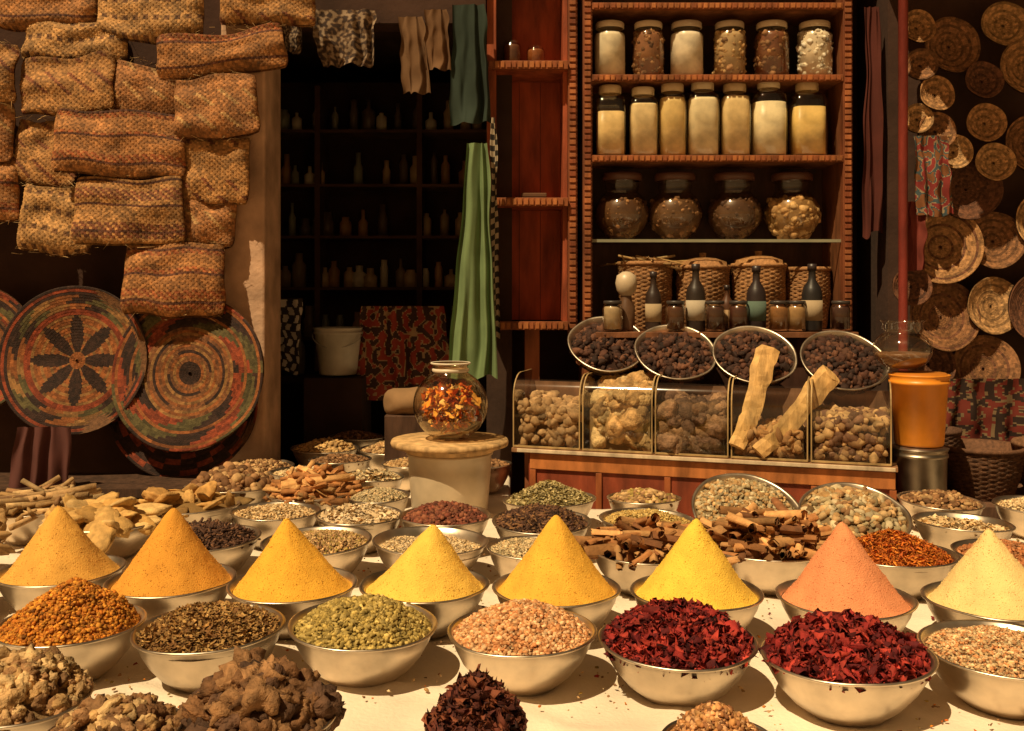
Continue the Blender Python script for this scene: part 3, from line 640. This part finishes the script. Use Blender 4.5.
# ---------------------------------------------------------------- buckets
def pail(name,x,y,z,r0,r1,h,c,mat=None,lidc=None,handle=True):
    e=empty(name,(x,y,z)); b=MB()
    pr=[(.001,.003),(r0*.96,.003),(r0,.01),(r0+(r1-r0)*.86,h*.86),(r1+.006,h*.87),(r1+.006,h*.91),(r1,h*.92),(r1+.005,h*.98),(r1+.009,h),(r1-.004,h)]
    if lidc: b.lathe(pr,c,0,40); b.lathe([(r1-.004,h),(r1*.9,h+.008),(.001,h+.008)],lidc,0,40)
    else: b.lathe(pr+[(r0*.95,.02),(.001,.015)],c,0,40)
    if handle:
        V=[];F=[];n=20
        for k in range(n+1):
            a=math.pi*k/n; p=Vector(((r1+.01)*math.cos(a),-(r1+.012)*math.sin(a)*.75-.01,h*.9-.09*math.sin(a)))
            for q in range(5):
                t=q/5*6.283; V.append(p+Vector((.003*math.cos(t),.003*math.sin(t),.003*math.sin(t+1))))
        for k in range(n):
            for q in range(5): F.append((k*5+q,k*5+(q+1)%5,(k+1)*5+(q+1)%5,(k+1)*5+q))
        b.add(V,F,(.4,.38,.34),0,True)
    b.out('pail_body',[mat or M_plastic],e); return e
pail('grey_metal_tin',1.84,4.52,.6,.115,.118,.29,(.42,.36,.28),M_steel,(.4,.35,.3),False)
pail('orange_plastic_bucket',1.84,4.52,.90,.105,.125,.32,(.80,.29,.025),None,(.5,.17,.02),False)
jar('wide_glass_jar',1.78,4.56,1.232,.13,.23,.09,(.2,.1,.05),'ball',fill=.35)
pail('white_plastic_bucket',-1.07,6.15,1.08,.115,.145,.29,(.66,.6,.48))
e=empty('low_wooden_stand'); b=MB()
b.box(-1.9,-.3,6.45,6.9,1.0,1.04,(.06,.03,.02)); b.box(-1.25,-.9,6.0,6.4,.62,1.07,(.05,.025,.015))
for x in (-1.85,-.35): b.box(x,x+.05,6.5,6.55,0,1.0,(.05,.025,.015))
b.out('stand',[M_dark],e)
for i in range(9): bottle('glass_bottle',-1.75+i*.17+random.uniform(-.03,.03),6.62+random.uniform(-.05,.1),1.042,.035,random.uniform(.2,.38),random.choice([(.5,.3,.15),(.2,.16,.1),(.6,.5,.32)]),random.choice([None,(.5,.4,.25)]))
e=empty('folded_tan_sack',(-.55,5.35,1.0)); 
tv,tf=ICO3; sv=tv*np.array([.3,.22,.17]); sv=sv*(1+.12*np.sin(tv[:,:1]*9+2)*np.cos(tv[:,2:]*7))
make_np('sack',sv,tf,(.26,.15,.07),M_cloth,e,True)
b=MB(); b.box(-.12,.12,-.1,.1,-.39,-.06,(.1,.05,.03)); b.out('crate',[M_wood],e,bevel=.004)
e=empty('wooden_bench'); b=MB(); b.box(2.0,3.4,4.6,5.2,.55,.6,(.14,.07,.04)); 
for x in (2.03,3.3): b.box(x,x+.06,4.7,4.76,0,.55,(.12,.06,.03))
b.out('planks',[M_plank],e)
e=empty('wooden_bench'); b=MB(); b.box(-3.4,-1.5,4.72,5.15,.62,.66,(.07,.035,.02))
for x in (-3.3,-2.0,-1.6): b.box(x,x+.06,4.78,4.84,0,.62,(.1,.05,.03))
b.out('planks',[M_plank],e)
wicker('open_weave_basket',2.28,4.85,.6,.13,.19,.24,False,(.13,.06,.03)); wicker('open_weave_basket',2.62,4.8,.6,.13,.19,.26,False,(.2,.1,.05))
bowl('bowl_of_brown_beans',2.45,4.35,.19,'dome',.05,'lump',.03,(1,.7,.6),300,DRK,z=.6)
wicker('open_weave_basket',2.1,5.0,.6,.1,.13,.3,False,(.1,.05,.03))
# ---------------------------------------------------------------- building
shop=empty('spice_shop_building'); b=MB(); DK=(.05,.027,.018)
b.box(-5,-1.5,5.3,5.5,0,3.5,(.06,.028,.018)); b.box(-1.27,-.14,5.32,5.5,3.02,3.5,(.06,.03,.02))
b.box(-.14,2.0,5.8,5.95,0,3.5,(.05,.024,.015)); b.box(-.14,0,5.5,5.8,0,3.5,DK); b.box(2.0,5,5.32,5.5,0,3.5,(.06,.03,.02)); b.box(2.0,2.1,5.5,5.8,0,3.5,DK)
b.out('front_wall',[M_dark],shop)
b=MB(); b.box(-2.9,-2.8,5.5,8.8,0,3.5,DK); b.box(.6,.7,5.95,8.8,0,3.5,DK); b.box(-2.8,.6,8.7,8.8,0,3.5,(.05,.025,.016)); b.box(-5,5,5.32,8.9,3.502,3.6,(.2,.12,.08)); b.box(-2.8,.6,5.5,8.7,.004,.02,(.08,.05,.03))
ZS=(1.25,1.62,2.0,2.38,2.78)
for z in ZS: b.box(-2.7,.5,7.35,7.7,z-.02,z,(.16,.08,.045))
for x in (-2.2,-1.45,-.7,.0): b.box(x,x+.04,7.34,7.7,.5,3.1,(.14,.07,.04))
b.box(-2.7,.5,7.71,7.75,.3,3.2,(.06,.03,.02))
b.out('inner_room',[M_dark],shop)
b=MB(); b.box(-1.498,-1.27,5.14,5.5,0,3.5,(.60,.38,.25)); o=b.out('plaster_pillar',[M_plaster],shop,bevel=.012)
e=empty('shelf_bottles'); b=MB()
for z in ZS:
    x=-2.1
    while x<.4:
        h=random.uniform(.12,.26); r=random.uniform(.025,.055); c=random.choice([(.6,.4,.2),(.3,.2,.1),(.8,.68,.48),(.5,.26,.1),(.3,.3,.2),(.15,.1,.06)]); k=random.uniform(.5,.8); nk=random.uniform(.3,.8)
        if random.random()<.9: b.lathe([(.001,.001),(r,.0),(r,h*k),(r*nk,h*(k+.14)),(r*nk,h),(.001,h)],c,0,12,(x,7.42+random.uniform(0,.12),z+.002))
        x+=random.uniform(.07,.15)
b.out('bottles',[M_plastic],e)
e=empty('red_pole',(1.955,5.0,0)); b=MB(); b.lathe([(.001,0),(.05,0),(.05,.02),(.024,.03),(.022,1.6),(.024,3.3),(.03,3.31),(.001,3.33)],(.20,.028,.018),0,16); b.out('pole',[M_wood],e)
# unseen canvas awning, added to cast shade on the right-hand tray wall
e=empty('added_shade_awning'); V=[];F=[]
for j in range(13):
    for i in range(31):
        X=1.9+2.7*i/30; Y=5.31-.8*j/12; V.append((X,Y,3.42-.14*j/12-.04*math.sin(math.pi*j/12)*abs(math.sin(math.pi*i/10))))
F=[(j*31+i,j*31+i+1,(j+1)*31+i+1,(j+1)*31+i) for j in range(12) for i in range(30)]
b=MB(); b.add(V,F,(.4,.28,.17),0,True); b.out('canvas',[M_cloth],e)
b=MB(); b.box(1.88,4.6,4.49,4.52,3.25,3.28,(.2,.11,.06)); b.box(4.5,4.54,4.48,4.52,0,3.25,(.2,.11,.06)); b.out('poles',[M_plank],e)
b=MB(); b.add([(-80,-80,0),(80,-80,0),(80,80,0),(-80,80,0)],[(0,1,2,3)],(.34,.25,.16)); b.out('ground',[M_ground])

# ---------------------------------------------------------------- light & camera
w=bpy.data.worlds.new('World'); scene.world=w; w.use_nodes=True; nt=w.node_tree; bg=nt.nodes['Background']
sky=nt.nodes.new('ShaderNodeTexSky'); sky.sky_type='NISHITA'; sky.sun_disc=False
sd=Vector((-.64,-.77,0)).normalized(); el=R_(57); to=Vector((sd.x*math.cos(el),sd.y*math.cos(el),math.sin(el)))
sky.sun_elevation=el; sky.sun_rotation=math.atan2(sd.x,sd.y)
mx=nt.nodes.new('ShaderNodeMix'); mx.data_type='RGBA'; mx.blend_type='MULTIPLY'; mx.inputs[0].default_value=1
mx.inputs[7].default_value=(1,.42,.13,1)
nt.links.new(sky.outputs[0],mx.inputs[6]); nt.links.new(mx.outputs[2],bg.inputs['Color']); bg.inputs['Strength'].default_value=.075
sl=bpy.data.lights.new('sun','SUN'); sl.energy=5.0; sl.angle=R_(.5); sl.color=(1,.77,.44); so=bpy.data.objects.new('sun',sl)
so.rotation_euler=(-to).to_track_quat('-Z','Y').to_euler(); COL.objects.link(so)
cd=bpy.data.cameras.new('camera'); cam=bpy.data.objects.new('camera',cd); COL.objects.link(cam)
cam.location=(0,0,1.6); cam.rotation_euler=(R_(90),0,0); cd.sensor_width=36; cd.lens=35.16; cd.shift_y=-.0737; cd.clip_end=400
scene.camera=cam
scene.view_settings.view_transform='Standard'; scene.view_settings.look='None'; scene.view_settings.exposure=0
